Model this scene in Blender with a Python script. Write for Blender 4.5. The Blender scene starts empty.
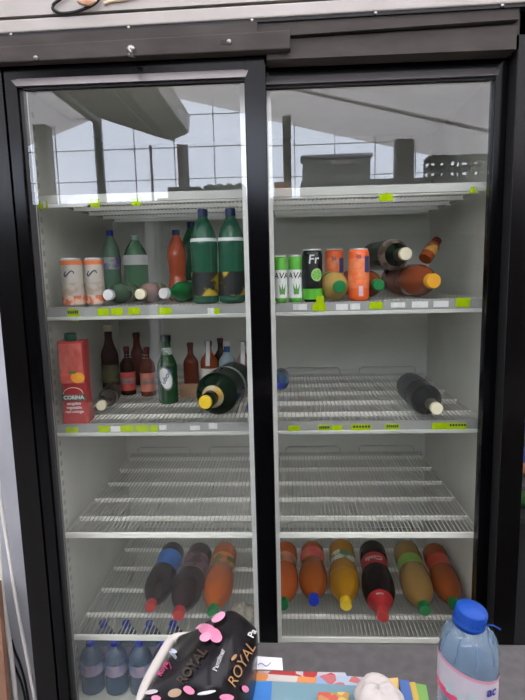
import bpy, bmesh, math, random
from mathutils import Vector, Matrix
random.seed(7)
PI = math.pi
S = bpy.context.scene
C = S.collection

# ------------------------------------------------------------------ camera
CAM = Vector((.6783, -1.3364, 1.42))
FPX = 535.82
def cam_axes(yaw=.0487, pitch=.1482, roll=-.0241):
    cy, sy, cp, sp, cr, sr = math.cos(yaw), math.sin(yaw), math.cos(pitch), math.sin(pitch), math.cos(roll), math.sin(roll)
    f = Vector((-sy*cp, cy*cp, -sp)); r = Vector((cy, sy, 0)); u = r.cross(f)
    return cr*r+sr*u, -sr*r+cr*u, f
AR, AU, AF = cam_axes()
cd = bpy.data.cameras.new('camera'); co = bpy.data.objects.new('camera', cd); C.objects.link(co)
mw = Matrix.Identity(4)
for i in range(3):
    mw[i][0], mw[i][1], mw[i][2], mw[i][3] = AR[i], AU[i], -AF[i], CAM[i]
co.matrix_world = mw
cd.sensor_fit = 'VERTICAL'; cd.sensor_height = 24; cd.lens = FPX/700*24
cd.clip_start = .02
S.camera = co
def ray(px, py): return AR*((px-262.5)/FPX) + AU*((350-py)/FPX) + AF
def atY(px, py, Y): d = ray(px, py); return CAM + d*((Y-CAM.y)/d.y)
def atZ(px, py, Z): d = ray(px, py); return CAM + d*((Z-CAM.z)/d.z)
def mir(px, py, D):                     # where a thing seen mirrored in the door glass stands in the room
    p = atY(px, py, D); return Vector((p.x, .08-D, p.z))

# ------------------------------------------------------------------ materials
MATS = {}
def mat(name, col, rough=.5, metal=0, coat=0, trans=0, spec=.5, emit=None, ior=1.45):
    if name in MATS: return MATS[name]
    m = bpy.data.materials.new(name); m.use_nodes = True
    b = m.node_tree.nodes['Principled BSDF']
    b.inputs['Base Color'].default_value = (*col, 1); b.inputs['Roughness'].default_value = rough
    b.inputs['Metallic'].default_value = metal; b.inputs['Coat Weight'].default_value = coat
    b.inputs['Transmission Weight'].default_value = trans; b.inputs['IOR'].default_value = ior
    b.inputs['Specular IOR Level'].default_value = spec
    MATS[name] = m
    return m
def noisy(name, c1, c2, scale=8, rough=.5, metal=0, detail=4, bump=0, stretch=(1, 1, 1), lo=.35, hi=.7, spec=.5):
    m = mat(name, c1, rough, metal, spec=spec); nt = m.node_tree; b = nt.nodes['Principled BSDF']
    tc = nt.nodes.new('ShaderNodeTexCoord'); mp = nt.nodes.new('ShaderNodeMapping'); mp.inputs['Scale'].default_value = stretch
    n = nt.nodes.new('ShaderNodeTexNoise'); n.inputs['Scale'].default_value = scale; n.inputs['Detail'].default_value = detail
    r = nt.nodes.new('ShaderNodeValToRGB'); r.color_ramp.elements[0].position = lo; r.color_ramp.elements[1].position = hi
    r.color_ramp.elements[0].color = (*c1, 1); r.color_ramp.elements[1].color = (*c2, 1)
    L = nt.links.new
    L(tc.outputs['Object'], mp.inputs['Vector']); L(mp.outputs['Vector'], n.inputs['Vector']); L(n.outputs['Fac'], r.inputs['Fac'])
    L(r.outputs['Color'], b.inputs['Base Color'])
    if bump:
        bp = nt.nodes.new('ShaderNodeBump'); bp.inputs['Strength'].default_value = bump; bp.inputs['Distance'].default_value = .01
        L(n.outputs['Fac'], bp.inputs['Height']); L(bp.outputs['Normal'], b.inputs['Normal'])
    return m
def see_through(name, tint, ior, diff=None, dfac=0, rough=0.0):
    m = bpy.data.materials.new(name); m.use_nodes = True; nt = m.node_tree
    for n in list(nt.nodes): nt.nodes.remove(n)
    out = nt.nodes.new('ShaderNodeOutputMaterial'); t = nt.nodes.new('ShaderNodeBsdfTransparent'); t.inputs['Color'].default_value = (*tint, 1)
    g = nt.nodes.new('ShaderNodeBsdfGlossy'); g.inputs['Roughness'].default_value = rough
    L = nt.links.new; f0 = ((ior-1)/(ior+1))**2
    def mth(op, a, b=None):                       # Schlick's law, the same from both sides of the sheet
        n = nt.nodes.new('ShaderNodeMath'); n.operation = op
        for i, v in enumerate((a, b)):
            if v is None: continue
            if isinstance(v, (int, float)): n.inputs[i].default_value = v
            else: L(v, n.inputs[i])
        return n.outputs[0]
    ge = nt.nodes.new('ShaderNodeNewGeometry'); dt = nt.nodes.new('ShaderNodeVectorMath'); dt.operation = 'DOT_PRODUCT'
    L(ge.outputs['Incoming'], dt.inputs[0]); L(ge.outputs['Normal'], dt.inputs[1])
    fac = mth('ADD', mth('MULTIPLY', mth('POWER', mth('SUBTRACT', 1.0, mth('ABSOLUTE', dt.outputs['Value'])), 5.0), 1-f0), f0)
    mx = nt.nodes.new('ShaderNodeMixShader')
    base = t.outputs[0]
    if diff:
        d = nt.nodes.new('ShaderNodeBsdfDiffuse'); d.inputs['Color'].default_value = (*diff, 1)
        m2 = nt.nodes.new('ShaderNodeMixShader'); m2.inputs[0].default_value = dfac
        L(t.outputs[0], m2.inputs[1]); L(d.outputs[0], m2.inputs[2]); base = m2.outputs[0]
    L(fac, mx.inputs[0]); L(base, mx.inputs[1]); L(g.outputs[0], mx.inputs[2]); L(mx.outputs[0], out.inputs[0])
    MATS[name] = m
    return m
def fabric(name, col, tcol, fac):
    m = bpy.data.materials.new(name); m.use_nodes = True; nt = m.node_tree
    for n in list(nt.nodes): nt.nodes.remove(n)
    out = nt.nodes.new('ShaderNodeOutputMaterial'); d = nt.nodes.new('ShaderNodeBsdfDiffuse'); t = nt.nodes.new('ShaderNodeBsdfTranslucent')
    d.inputs['Color'].default_value = (*col, 1); t.inputs['Color'].default_value = (*tcol, 1)
    mx = nt.nodes.new('ShaderNodeMixShader'); mx.inputs[0].default_value = fac
    nt.links.new(d.outputs[0], mx.inputs[1]); nt.links.new(t.outputs[0], mx.inputs[2]); nt.links.new(mx.outputs[0], out.inputs[0])
    MATS[name] = m
    return m

GREY = noisy('painted_metal', (.040, .034, .030), (.064, .055, .049), 9, .5, 0, 5, 0, (1, 1, 3), .35, .75, spec=.12)
FLANGE = mat('flange_metal', (.003, .0027, .0026), .2, spec=.22)
BLACK = mat('black_frame', (.0012, .0012, .0016), .15, spec=.18)
RUBBER = mat('rubber', (.004, .004, .004), .6)
CHROME = mat('bright_trim', (.16, .15, .145), .3, .6)
LINER = noisy('liner_plastic', (.58, .59, .53), (.66, .665, .605), 4, .5)
WIRE = mat('wire_coating', (.46, .46, .42), .45)
BAR = mat('bar_coating', (.84, .83, .76), .4)
RAIL = mat('rail_plastic', (.27, .275, .265), .4)
TAG = mat('fluorescent_paper', (.33, .46, .004), .85, spec=.02)
PAPER = mat('white_paper', (.6, .6, .59), .7)
INK = mat('ink', (.02, .02, .03), .7)
WHITE = mat('white_plastic', (.8, .79, .76), .4)
CREAM = noisy('canopy_plastic', (.34, .315, .285), (.29, .265, .235), 5, .45)
GLASS = see_through('door_glass', (.965, .975, .96), 1.49)
STEEL = mat('steel', (.30, .29, .27), .35, 1)

# ------------------------------------------------------------------ mesh helper
class MB:
    def __init__(s): s.bm = bmesh.new(); s.mi = 0
    def _f(s, vs, smooth=False):
        try:
            f = s.bm.faces.new(vs); f.material_index = s.mi; f.smooth = smooth; return f
        except ValueError: return None
    def box(s, x0, x1, y0, y1, z0, z1):
        return s.hexa([(x0, y0, z0), (x1, y0, z0), (x1, y1, z0), (x0, y1, z0), (x0, y0, z1), (x1, y0, z1), (x1, y1, z1), (x0, y1, z1)])
    def hexa(s, p):
        v = [s.bm.verts.new(q) for q in p]
        for f in ((3, 2, 1, 0), (4, 5, 6, 7), (0, 1, 5, 4), (1, 2, 6, 5), (2, 3, 7, 6), (3, 0, 4, 7)): s._f([v[i] for i in f])
        return s
    def rbox(s, x0, x1, y0, y1, z0, z1, r=.003, seg=2):
        b = bmesh.new(); bmesh.ops.create_cube(b, size=1)
        for v in b.verts: v.co = Vector(((x0+x1)/2+v.co.x*(x1-x0), (y0+y1)/2+v.co.y*(y1-y0), (z0+z1)/2+v.co.z*(z1-z0)))
        bmesh.ops.bevel(b, geom=list(b.edges), offset=r, segments=seg, affect='EDGES', profile=.5)
        mp = {v: s.bm.verts.new(v.co) for v in b.verts}
        for f in b.faces: s._f([mp[v] for v in f.verts], False)
        b.free(); return s
    def quadprism(s, q, h):                  # q: four points of the top, thickness h downwards
        return s.hexa([Vector(p)-Vector((0, 0, h)) for p in q]+[Vector(p) for p in q])
    def lathe(s, prof, n=24, M=None, cap0=True, cap1=True):
        M = M or Matrix.Identity(4); rows = []
        for r, z in prof:
            rows.append([s.bm.verts.new(M @ Vector((r*math.cos(2*PI*i/n), r*math.sin(2*PI*i/n), z))) for i in range(n)])
        for a, b in zip(rows, rows[1:]):
            for i in range(n): s._f([a[i], a[(i+1) % n], b[(i+1) % n], b[i]], True)
        if cap0: s._f(rows[0][::-1])
        if cap1: s._f(rows[-1])
        return s
    def tube(s, pts, r, n=8):
        pts = [Vector(p) for p in pts]; rows = []
        for i, p in enumerate(pts):
            t = (pts[min(i+1, len(pts)-1)]-pts[max(i-1, 0)]).normalized()
            a = t.cross(Vector((0, 0, 1)) if abs(t.z) < .9 else Vector((1, 0, 0))).normalized(); b = t.cross(a)
            rows.append([s.bm.verts.new(p+r*(math.cos(2*PI*k/n)*a+math.sin(2*PI*k/n)*b)) for k in range(n)])
        for a, b in zip(rows, rows[1:]):
            for k in range(n): s._f([a[k], a[(k+1) % n], b[(k+1) % n], b[k]], True)
        s._f(rows[0][::-1]); s._f(rows[-1]); return s
    def ball(s, c, r, sc=(1, 1, 1), n=14, m=8):
        prof = [(max(1e-4, r*math.sin(PI*i/m)), -r*math.cos(PI*i/m)) for i in range(m+1)]
        return s.lathe(prof, n, Matrix.Translation(c) @ Matrix.Diagonal((*sc, 1)))
    def grid(s, P, smooth=True):             # P rows of points
        V = [[s.bm.verts.new(p) for p in row] for row in P]
        for a, b in zip(V, V[1:]):
            for i in range(len(a)-1): s._f([a[i], a[i+1], b[i+1], b[i]], smooth)
        return s
    def build(s, name, m, parent=None):
        bmesh.ops.recalc_face_normals(s.bm, faces=list(s.bm.faces))
        me = bpy.data.meshes.new(name); s.bm.to_mesh(me); s.bm.free()
        for x in (m if isinstance(m, (list, tuple)) else [m]): me.materials.append(x)
        o = bpy.data.objects.new(name, me); C.objects.link(o)
        if parent: o.parent = parent
        return o
def tag(o, label, cat, group=None, kind=None):
    if label: o['label'] = label
    if cat: o['category'] = cat
    if group: o['group'] = group
    if kind: o['kind'] = kind
    return o
def empty(name, loc, label, cat, group=None):
    o = bpy.data.objects.new(name, None); C.objects.link(o); o.location = loc; o.empty_display_size = .05
    return tag(o, label, cat, group)
def struct(name, mb, m): return tag(mb.build(name, m), None, None, None, 'structure')
def text_mesh(txt, size, m, name, parent, fn, bold=0.0, shear=0.0):
    """lettering: a font outline turned into a mesh, each vertex carried by fn(x, y, z) onto the thing's surface"""
    cu = bpy.data.curves.new('t', 'FONT'); cu.body = txt; cu.size = size; cu.align_x = 'CENTER'; cu.align_y = 'CENTER'; cu.offset = bold; cu.shear = shear
    cu.resolution_u = 3
    to = bpy.data.objects.new('t', cu); C.objects.link(to); bpy.context.view_layer.update()
    me = bpy.data.meshes.new_from_object(to.evaluated_get(bpy.context.evaluated_depsgraph_get()))
    bpy.data.objects.remove(to)
    for v in me.vertices: v.co = fn(v.co.x, v.co.y)
    me.materials.clear(); me.materials.append(m); me.name = name
    o = bpy.data.objects.new(name, me); C.objects.link(o); o.parent = parent
    return o
def round_wrap(R, z, a0=0, tilt=0):
    ct, st = math.cos(tilt), math.sin(tilt)
    def fn(x, y):
        x, y = x*ct-y*st, x*st+y*ct
        a = a0 + x/R; return Vector(((R+.0006)*math.sin(a), -(R+.0006)*math.cos(a), z+y))
    return fn
def spline(pts, n=6):
    out = []
    for i in range(len(pts)-1):
        p0, p1, p2, p3 = pts[max(i-1, 0)], pts[i], pts[i+1], pts[min(i+2, len(pts)-1)]
        for k in range(n):
            t = k/n; q = []
            for a, b, c, d in zip(p0, p1, p2, p3):
                q.append(.5*(2*b+(c-a)*t+(2*a-5*b+4*c-d)*t*t+(3*b-a-3*c+d)*t**3))
            out.append(tuple(q))
    out.append(pts[-1]); return out

# ================================================================== THE FRIDGE
ZH = 1.985
fridge = empty('display_fridge', (0, 0, 0), 'large black and grey two-door glass drinks fridge standing behind the counter', 'fridge')
b = MB()
b.box(-.056, -.03, .012, .90, .06, ZH); b.box(1.25, 1.271, .012, .90, .06, ZH); b.box(-.03, 1.25, .87, .90, .06, ZH)
b.box(-.03, 1.25, .10, .87, 1.93, ZH); b.box(-.03, 1.25, .012, .87, .06, .10)
b.build('cabinet', FLANGE, fridge)
b = MB(); b.box(-.056, .003, 0, .012, .06, ZH); b.box(1.215, 1.271, 0, .012, .06, ZH); b.box(.003, 1.215, 0, .09, .06, .115)
b.build('door_surround', FLANGE, fridge)
b = MB(); b.box(1.2135, 1.2165, .001, .095, .115, 1.905); b.build('surround_lining', RUBBER, fridge)
b = MB()                                                  # inner lining
b.box(-.03, -.02, .09, .85, .10, 1.93); b.box(1.24, 1.25, .09, .85, .10, 1.93); b.box(-.02, 1.24, .84, .85, .10, 1.93)
b.box(-.02, 1.24, .10, .84, 1.92, 1.93); b.box(-.02, 1.24, .09, .84, .10, .112)
b.box(-.02, 1.24, .835, .842, 1.0, 1.006)
b.build('inner_lining', LINER, fridge)
b = MB(); b.box(.566, .645, .094, .112, .112, 1.92); b.build('centre_post', WHITE, fridge)
b = MB()
b.box(-.02, .008, .094, .11, .112, 1.92); b.build('side_lip', LINER, fridge)
b = MB(); b.box(1.218, 1.24, .094, .11, .112, 1.92); b.build('side_lip', LINER, fridge)
for x in (-.02, 1.228):
    for y in (.16,):
        b = MB(); b.box(x, x+.012, y, y+.03, .12, 1.9); b.mi = 1
        for k in range(56):
            xs = x+.0118 if x < 0 else x-.0008
            b.box(xs, xs+.001, y+.008, y+.022, .14+k*.031, .155+k*.031)
        b.build('shelf_upright', [LINER, mat('slot_grey', (.42, .42, .40), .6)], fridge)
b = MB()
for k in range(6): b.box(.25+k*.12, .33+k*.12, .834, .84, 1.5, 1.62)
# header
b = MB(); b.box(-.056, 1.271, .0, .1, 1.935, ZH);
b.build('header_panel', GREY, fridge)
b = MB(); b.rbox(-.04, .695, -.03, -.001, 1.918, 1.962, .003); b.box(-.04, .62, -.029, -.001, 1.955, 1.983); b.build('track_cover', GREY, fridge)
b = MB(); b.hexa([(.62, -.02, 1.953), (1.205, -.02, 1.960), (1.205, -.001, 1.960), (.62, -.001, 1.953), (.62, -.02, 1.983), (1.205, -.02, 1.983), (1.205, -.001, 1.983), (.62, -.001, 1.983)])
b.build('track_cover', GREY, fridge)
b = MB(); b.hexa([(.64, -.008, 1.902), (1.206, -.008, 1.902), (1.206, .045, 1.902), (.64, .045, 1.902), (.64, -.008, 1.944), (1.206, -.008, 1.953), (1.206, .03, 1.953), (.64, .03, 1.944)])
b.build('track_plate', GREY, fridge)
b = MB(); b.box(-.05, 1.268, -.026, .0, 1.983, 1.9895); b.build('top_seam', RUBBER, fridge)
for px, py, m in ((36, 55, CREAM), (229, 39, CREAM)):
    p = atY(px, py, -.03)
    b = MB(); Mx = Matrix.Translation((p.x, -.03, p.z)) @ Matrix.Rotation(PI/2, 4, 'X')
    b.mi = 1; b.box(p.x-.02, p.x+.006, -.0312, -.029, p.z-.005, p.z+.005) if px == 229 else None
    b.mi = 0; b.lathe([(.0055, 0), (.0055, .004), (.0035, .007), (.001, .008)], 12, Mx)
    b.build('bolt', [m, RUBBER], fridge)
p = atY(131, 46, -.03)
b = MB(); b.lathe([(.011, 0), (.011, .004), (.007, .008), (.001, .009)], 14, Matrix.Translation((p.x, -.03, p.z)) @ Matrix.Rotation(PI/2, 4, 'X'))
b.tube([(p.x, -.034, p.z), (p.x+.001, -.046, p.z-.008), (p.x+.004, -.046, p.z-.02)], .004)
b.tube([(p.x-.006, -.036, p.z-.016), (p.x+.008, -.04, p.z-.022)], .005)
b.build('lock_hook', STEEL, fridge)
for px, py in ((10, 36), (128, 29), (252, 22), (376, 16), (503, 12)):
    p = atY(px, py, -.032)
    b = MB(); b.lathe([(.0045, 0), (.004, .003), (.001, .004)], 10, Matrix.Translation((p.x, -.026, 1.987)) @ Matrix.Rotation(PI/2, 4, 'X')); b.build('screw', STEEL, fridge)
# canopy over the header
b = MB(); b.rbox(-.30, 1.55, -.030, .5, 1.990, 2.018, .003); b.build('canopy_rim', CREAM, fridge)
b = MB(); b.box(-.30, 1.55, -.012, .5, 2.018, 2.026); b.build('canopy_gap', RUBBER, fridge)  # black strip paints the shadow in the gap above the rim
b = MB(); b.box(-.30, 1.55, -.026, .5, 2.026, 2.42); b.build('canopy_panel', CREAM, fridge)

# the header has sagged a little at its left end
for o in fridge.children:
    if o.name.split('.')[0] in ('header_panel', 'track_cover', 'top_seam', 'bolt', 'lock_hook', 'screw', 'canopy_rim', 'canopy_gap', 'canopy_panel'):
        for v in o.data.vertices: v.co.z -= .014*(1-v.co.x/1.22)*max(0, min(1, (v.co.z-1.90)/.05))
# sliding doors
def door(x0, x1, yf, s0, s1, zt, zr):
    b = MB(); z0 = .118
    b.rbox(x0, x0+s0*.72, yf, yf+.036, z0, zt, .0025); b.rbox(x1-s1, x1, yf, yf+.036, z0, zt, .0025)
    b.rbox(x0, x1, yf+.0005, yf+.036, zr+.012, zt, .0025); b.rbox(x0, x1, yf+.0005, yf+.036, z0, z0+.07, .0025)
    d = b.build('sliding_door', BLACK, fridge)
    xi0, xi1 = x0+s0, x1-s1
    b = MB(); b.hexa([(x0+s0*.72, yf+.012, z0+.07), (xi0+.001, yf+.018, z0+.07), (xi0+.001, yf+.022, z0+.07), (x0+s0*.72, yf+.022, z0+.07),
                      (x0+s0*.72, yf+.012, zr), (xi0+.001, yf+.018, zr), (xi0+.001, yf+.022, zr), (x0+s0*.72, yf+.022, zr)])
    b.box(xi0, xi1, yf+.006, yf+.02, zr-.006, zr); b.build('gasket', RUBBER, d)
    b = MB(); b.hexa([(xi0-.012, yf-.004, zr), (xi1+.004, yf-.004, zr), (xi1+.004, yf+.01, zr), (xi0-.012, yf+.01, zr),
                      (xi0-.03, yf+.001, zr+.02), (xi1+.012, yf+.001, zr+.02), (xi1+.012, yf+.01, zr+.02), (xi0-.03, yf+.01, zr+.02)])
    b.build('trim_strip', CHROME, d)
    b = MB(); b.box(xi0-.004, xi1+.004, yf+.014, yf+.018, z0+.06, zr); b.build('glass_pane', GLASS, d)
    b = MB(); b.box(xi0, xi0+.004, yf+.0185, yf+.024, z0+.06, zr-.006); b.build('inner_bead', CHROME, d)
    return d
door(.006, .636, .002, .044, .051, 1.916, 1.869)
door(.592, 1.213, .046, .034, .031, 1.908, 1.864)

# ------------------------------------------------------------------ shelves
UNITS = {'L': (.012, .598), 'R': (.632, 1.214)}
ZS = [1.602, 1.302, .97, .655, .324]
YF, YB = .12, .80
def shelf_mesh():
    w = .584; d = YB-YF; b = MB()
    n = 46
    for k in range(n+1):
        x = .002+k*(w-.004)/n
        b.box(x-.0011, x+.0011, .002, d, -.0026, 0)
    b.box(0, .005, 0, d, -.010, -.002); b.box(w-.005, w, 0, d, -.010, -.002)
    b.mi = 1
    for y in (.10, .235, .37, .505, .63): b.box(.0, w, y, y+.009, -.0125, -.0007)
    b.mi = 0
    for x0 in (.03, .33):                                  # low wire guard at the back
        b.tube([(x0, d-.004, -.004), (x0, d-.004, .022), (x0+.012, d-.004, .03), (x0+.21, d-.004, .03), (x0+.222, d-.004, .022), (x0+.222, d-.004, -.004)], .0028, 6)
    b.box(.0, w, d-.006, d, -.007, .004)
    return b
proto = None; SHELF = {}
for i, z in enumerate(ZS):
    for u in 'LR':
        zt = z+(.026 if i < 3 else .012)
        if proto is None: o = shelf_mesh().build('shelf', [WIRE, BAR], fridge); proto = o
        else: o = proto.copy(); C.objects.link(o)
        o.location = (UNITS[u][0], YF, zt); SHELF[(i+1, u)] = o
        r = MB(); w = .584
        if i == 0:
            r.mi = 1
            r.rbox(0, w, -.005, .003, -.020, .003, .002)
        elif i < 3:
            r.box(0, w, -.003, .0, -.024, .003); r.mi = 1; r.rbox(0, w, -.009, .003, -.033, -.023, .002)
        else: r.rbox(0, w, -.004, .004, -.016, .001, .002)
        r.build('price_rail' if i < 3 else 'front_bar', [RAIL if i < 3 else BAR, mat('rail_lip', (.47, .475, .44), .45, spec=.25)], o)
TAGS = [(1, 'L', 43, 205, 10, 8, 0, 0), (1, 'L', 95, 203, 10, 8, 0, 0), (1, 'L', 136, 202, 9, 7, 0, 0), (1, 'R', 386, 197, 13, 8, 0, 0), (1, 'R', 473, 190, 7, 6, 0, 0),
  (2, 'L', 73, 315, 12, 12, .15, 1), (2, 'L', 103, 312, 12, 7, 0, 0), (2, 'L', 117, 311.5, 12, 7, 0, 0), (2, 'L', 134, 311, 12, 7, 0, 0), (2, 'L', 165, 311, 13, 7, 0, 0), (2, 'L', 217, 311, 6, 6, 0, 0),
  (2, 'R', 319, 307, 13, 8, .05, 0), (2, 'R', 320, 299.5, 8, 7, 0, 0), (2, 'R', 376, 305.5, 13, 7, 0, 0), (2, 'R', 463, 302.5, 14, 9, .05, 0),
  (3, 'L', 72, 431, 13, 8, .05, 0), (3, 'L', 104, 429, 12, 7, 0, 0), (3, 'L', 127, 428.5, 14, 7, 0, 0), (3, 'L', 142, 428.5, 14, 7, 0, 0), (3, 'L', 154, 429, 8, 8, 0, 0),
  (3, 'R', 294, 429, 12, 7, 0, 0), (3, 'R', 324, 429.5, 12, 10, 0, 1), (3, 'R', 337, 429, 11, 8, 0, 0), (3, 'R', 361, 428.5, 20, 9, .03, 1), (3, 'R', 392, 428, 14, 9, 0, 1), (3, 'R', 440, 426.5, 16, 8, 0, 0), (3, 'R', 457, 427, 19, 9, .02, 1)]
WT = [(1, 'L', 65, 204, 44, 6), (2, 'L', 211, 311, 7, 6), (2, 'R', 300, 307, 14, 6), (2, 'R', 342, 307, 12, 6), (2, 'R', 355, 306.5, 10, 6), (2, 'R', 398, 305, 14, 5), (2, 'R', 420, 304.5, 16, 6), (2, 'R', 441, 304, 15, 6),
      (3, 'L', 115.5, 429, 10, 6), (3, 'L', 163, 427.5, 8, 5), (3, 'L', 195, 428, 11, 5), (3, 'L', 213, 426, 9, 6)]
for k, t in enumerate(TAGS+[w+(0, 0) for w in WT]):
    i, u, px, py, w, h, rot, ink = t
    s = SHELF[(i, u)]; yy = YF-.0045-.0012*(k % 3)
    p = atY(px, py, yy); sc = (yy-CAM.y)/FPX*1.0; W, H = w*sc/2, h*sc/2
    b = MB(); n = 5
    R2 = Matrix.Rotation(rot, 3, 'Y'); off = Vector((p.x, yy, p.z))-s.location
    P = []
    for a in range(2):
        P.append([off+R2 @ Vector((-W+2*W*c/n, -.0012*math.sin(c*1.7+k), (-H if a == 0 else H))) for c in range(n+1)])
    Q = [[q+Vector((0, .0006, 0)) for q in row] for row in P]
    b.grid(P, False); b.grid(Q, False)
    if ink:
        b.mi = 1
        for c in range(6):
            x = -W*.8+c*W*.3; b.box(off.x+x, off.x+x+W*.2, off.y-.0022, off.y-.0016, off.z+H*.25, off.z+H*.75)
    o = b.build('price_tag', [TAG if k < len(TAGS) else PAPER, INK], s)
    o['label'] = 'fluorescent yellow price tag' if k < len(TAGS) else 'plain white price tag'

# ================================================================== DRINKS
def liquid(name, c, rough=.12): d_ = max(c) < .05; return mat('liquid_'+name, c, rough, coat=0 if d_ else .1, spec=.2 if d_ else .3)
LQ = dict(cola=(.008, .004, .004), plum=(.018, .006, .008), orange=(.40, .085, .008), peach=(.38, .085, .022), tang=(.30, .075, .014), yellow=(.34, .155, .008), pear=(.25, .145, .045), amber=(.26, .058, .010),
          green=(.008, .08, .03), deep=(.004, .013, .007), clearg=(.13, .24, .16), brown=(.03, .010, .006), redbrown=(.13, .03, .016), redor=(.30, .06, .02), aloe=(.40, .26, .075), rust=(.24, .05, .012), wine=(.005, .007, .007),
          pale=(.25, .22, .2), blue=(.015, .07, .20), clearr=(.32, .2, .18))
PET = [(0, 0), (.58, 0), (.86, .03), (.90, .10), (.90, .20), (.83, .26), (.82, .33), (.85, .40), (.95, .47), (1, .57), (.985, .66), (.87, .75), (.62, .84), (.36, .905), (.30, .93), (.30, .955)]
STR = [(0, 0), (.60, 0), (.95, .02), (1, .06), (1, .3), (.98, .45), (1, .6), (.97, .68), (.80, .78), (.50, .87), (.34, .92), (.32, .955)]
BEER = [(0, 0), (.8, 0), (1, .02), (1, .3), (1, .52), (.92, .6), (.62, .70), (.47, .78), (.43, .88), (.43, .95)]
WINE = [(0, 0), (.8, 0), (1, .02), (1, .3), (1, .60), (.93, .67), (.60, .745), (.37, .80), (.34, .88), (.34, .97)]
CHAM = [(0, 0), (.8, 0), (1, .02), (1, .25), (1, .45), (.93, .55), (.70, .68), (.48, .78), (.40, .88), (.38, .97)]
FLASK = [(0, 0), (.85, 0), (1, .03), (1, .3), (1, .58), (.90, .66), (.55, .74), (.38, .80), (.36, .95)]
HOUR = [(0, 0), (.75, 0), (.98, .03), (1, .12), (.92, .25), (.82, .36), (.9, .5), (1, .62), (.9, .74), (.55, .86), (.36, .92), (.34, .955)]
def prof_eval(pf, L, R): return [(min(max(r, .004), 1)*R, max(z, 0)*L) for r, z in spline(pf)]
def radius_at(pr, z):
    for (r0, z0), (r1, z1) in zip(pr, pr[1:]):
        if z0 <= z <= z1 and z1 > z0: return r0+(r1-r0)*(z-z0)/(z1-z0)
    return pr[-1][0]
def bottle(name, label, pf, L, R, liq, cap, bands=(), cat='bottle', group=None, capr=None, caph=.045, m=None):
    """bands: (name, z0, z1, material[, label]) with heights as fractions of the length"""
    root = empty(name, (0, 0, 0), label, cat, group)
    pr = prof_eval(pf, L, R)
    b = MB(); b.lathe(pr, 28); b.build('bottle_body', m or liquid(liq, LQ[liq]), root)
    zc = L*pf[-1][1]; cr = capr or max(radius_at(pr, zc)*1.18, .006)
    b = MB(); ch = L-zc if L-zc > .004 else .006; n = 28
    z1 = zc-ch*.7; z2 = zc+ch*.8
    for pts in ([(cr, z1), (cr, z2)], [(cr, z2), (cr*.9, zc+ch)], [(cr*.9, zc+ch), (.0003, zc+ch)], [(.0003, z1), (cr, z1)]): b.lathe(pts, n, None, False, False)
    b.build('cap', cap, root)
    for bd in bands:
        nm, a0, a1, mt = bd[:4]; k = 8
        pts = [(radius_at(pr, L*(a0+(a1-a0)*i/k))+.0009, L*(a0+(a1-a0)*i/k)) for i in range(k+1)]
        b = MB(); b.lathe(pts, 28, None, False, False); o = b.build(nm, mt, root)
        if len(bd) > 4: o['label'] = bd[4]
    root['_R'] = R; root['_L'] = L
    return root
def stand(o, px, py, zs, yaw=0, lift=.0005):
    p = atZ(px, py, zs); o.location = (p.x, p.y, zs+lift); o.rotation_euler = (0, 0, yaw); return o
def standY(o, px, Y, zs, yaw=0):
    p = atY(px, 300, Y); d = ray(px, 300)
    # keep the column of pixels: find x at the height of the middle of the thing
    o.location = (p.x, Y, zs+.0005); o.rotation_euler = (0, 0, yaw); return o
def point(o, cap_pt, back, roll=0):
    """lay a bottle with its cap at cap_pt and its base in direction back"""
    d = -Vector(back).normalized(); L = o['_L']
    q = Vector((0, 0, 1)).rotation_difference(d)
    o.rotation_mode = 'XYZ'
    M = q.to_matrix() @ Matrix.Rotation(roll, 3, 'Z')
    o.rotation_euler = M.to_euler()
    o.location = Vector(cap_pt)-d*L
    return o
def lay(o, cap, tail, zs, roll=0):
    z = zs+o['_R']+.0025
    A, B = atZ(*cap, z), atZ(*tail, z)
    return point(o, A, B-A, roll)
RED = mat('red_cap', (.40, .015, .015), .45); GRN = mat('green_cap', (.0, .16, .035), .4); BLU = mat('blue_cap', (.01, .035, .45), .4)
YEL = mat('yellow_cap', (.75, .52, .02), .4); YOR = mat('amber_cap', (.75, .36, .02), .4); CRM = mat('cream_cap', (.72, .66, .48), .45)
SIL = mat('silver_cap', (.75, .75, .74), .35, .3); DRED = mat('wine_capsule', (.10, .01, .012), .4); DBL = mat('navy_cap', (.015, .03, .10), .45); GDC = mat('dark_cap', (.01, .03, .025), .4)
def lab(name, c1, c2=None, scale=30): return noisy('label_'+name, c1, c2 or c1, scale, .5, lo=.48, hi=.55)
Z1, Z2, Z3, Z4, Z5 = [z+(.026 if i < 3 else .012) for i, z in enumerate(ZS)]

# ---- bottom shelf, lying bottles
G5 = 'two litre soft drinks lying on the bottom shelf'
FW = (.72, .70, .66)
o = bottle('soda_bottle', 'dark cola bottle with plain blue label and red cap lying on bottom shelf', PET, .345, .0475, 'cola', RED, [('label_band', .18, .46, lab('blue', (.03, .17, .55)))])
lay(o, (150, 608), (176, 545), Z5)
o = bottle('soda_bottle', 'dark plum soda bottle with printed dark label and red cap lying beside the orange one', PET, .375, .050, 'plum', RED, [('label_band', .20, .46, lab('plum', (.05, .03, .03), (.22, .10, .13), 22)), ('label_edge', .46, .47, mat('label_edge', (.5, .42, .4), .5))])
lay(o, (178, 616), (204, 543), Z5)
o = bottle('soda_bottle', 'bright orange soda bottle with green cap lying behind the black pack', PET, .37, .0490, 'orange', GRN, [('label_band', .22, .43, lab('fruit', (.70, .22, .04), (.10, .12, .02), 30))])
lay(o, (213, 614), (227, 543), Z5)
o = bottle('soda_bottle', 'coral orange soda bottle with dark green cap lying first right of the centre bar', PET, .335, .0475, 'peach', GRN, [('label_band', .24, .44, lab('peach', (.50, .19, .10), (.16, .16, .06), 20))])
lay(o, (283, 606), (286, 546), Z5)
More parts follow.
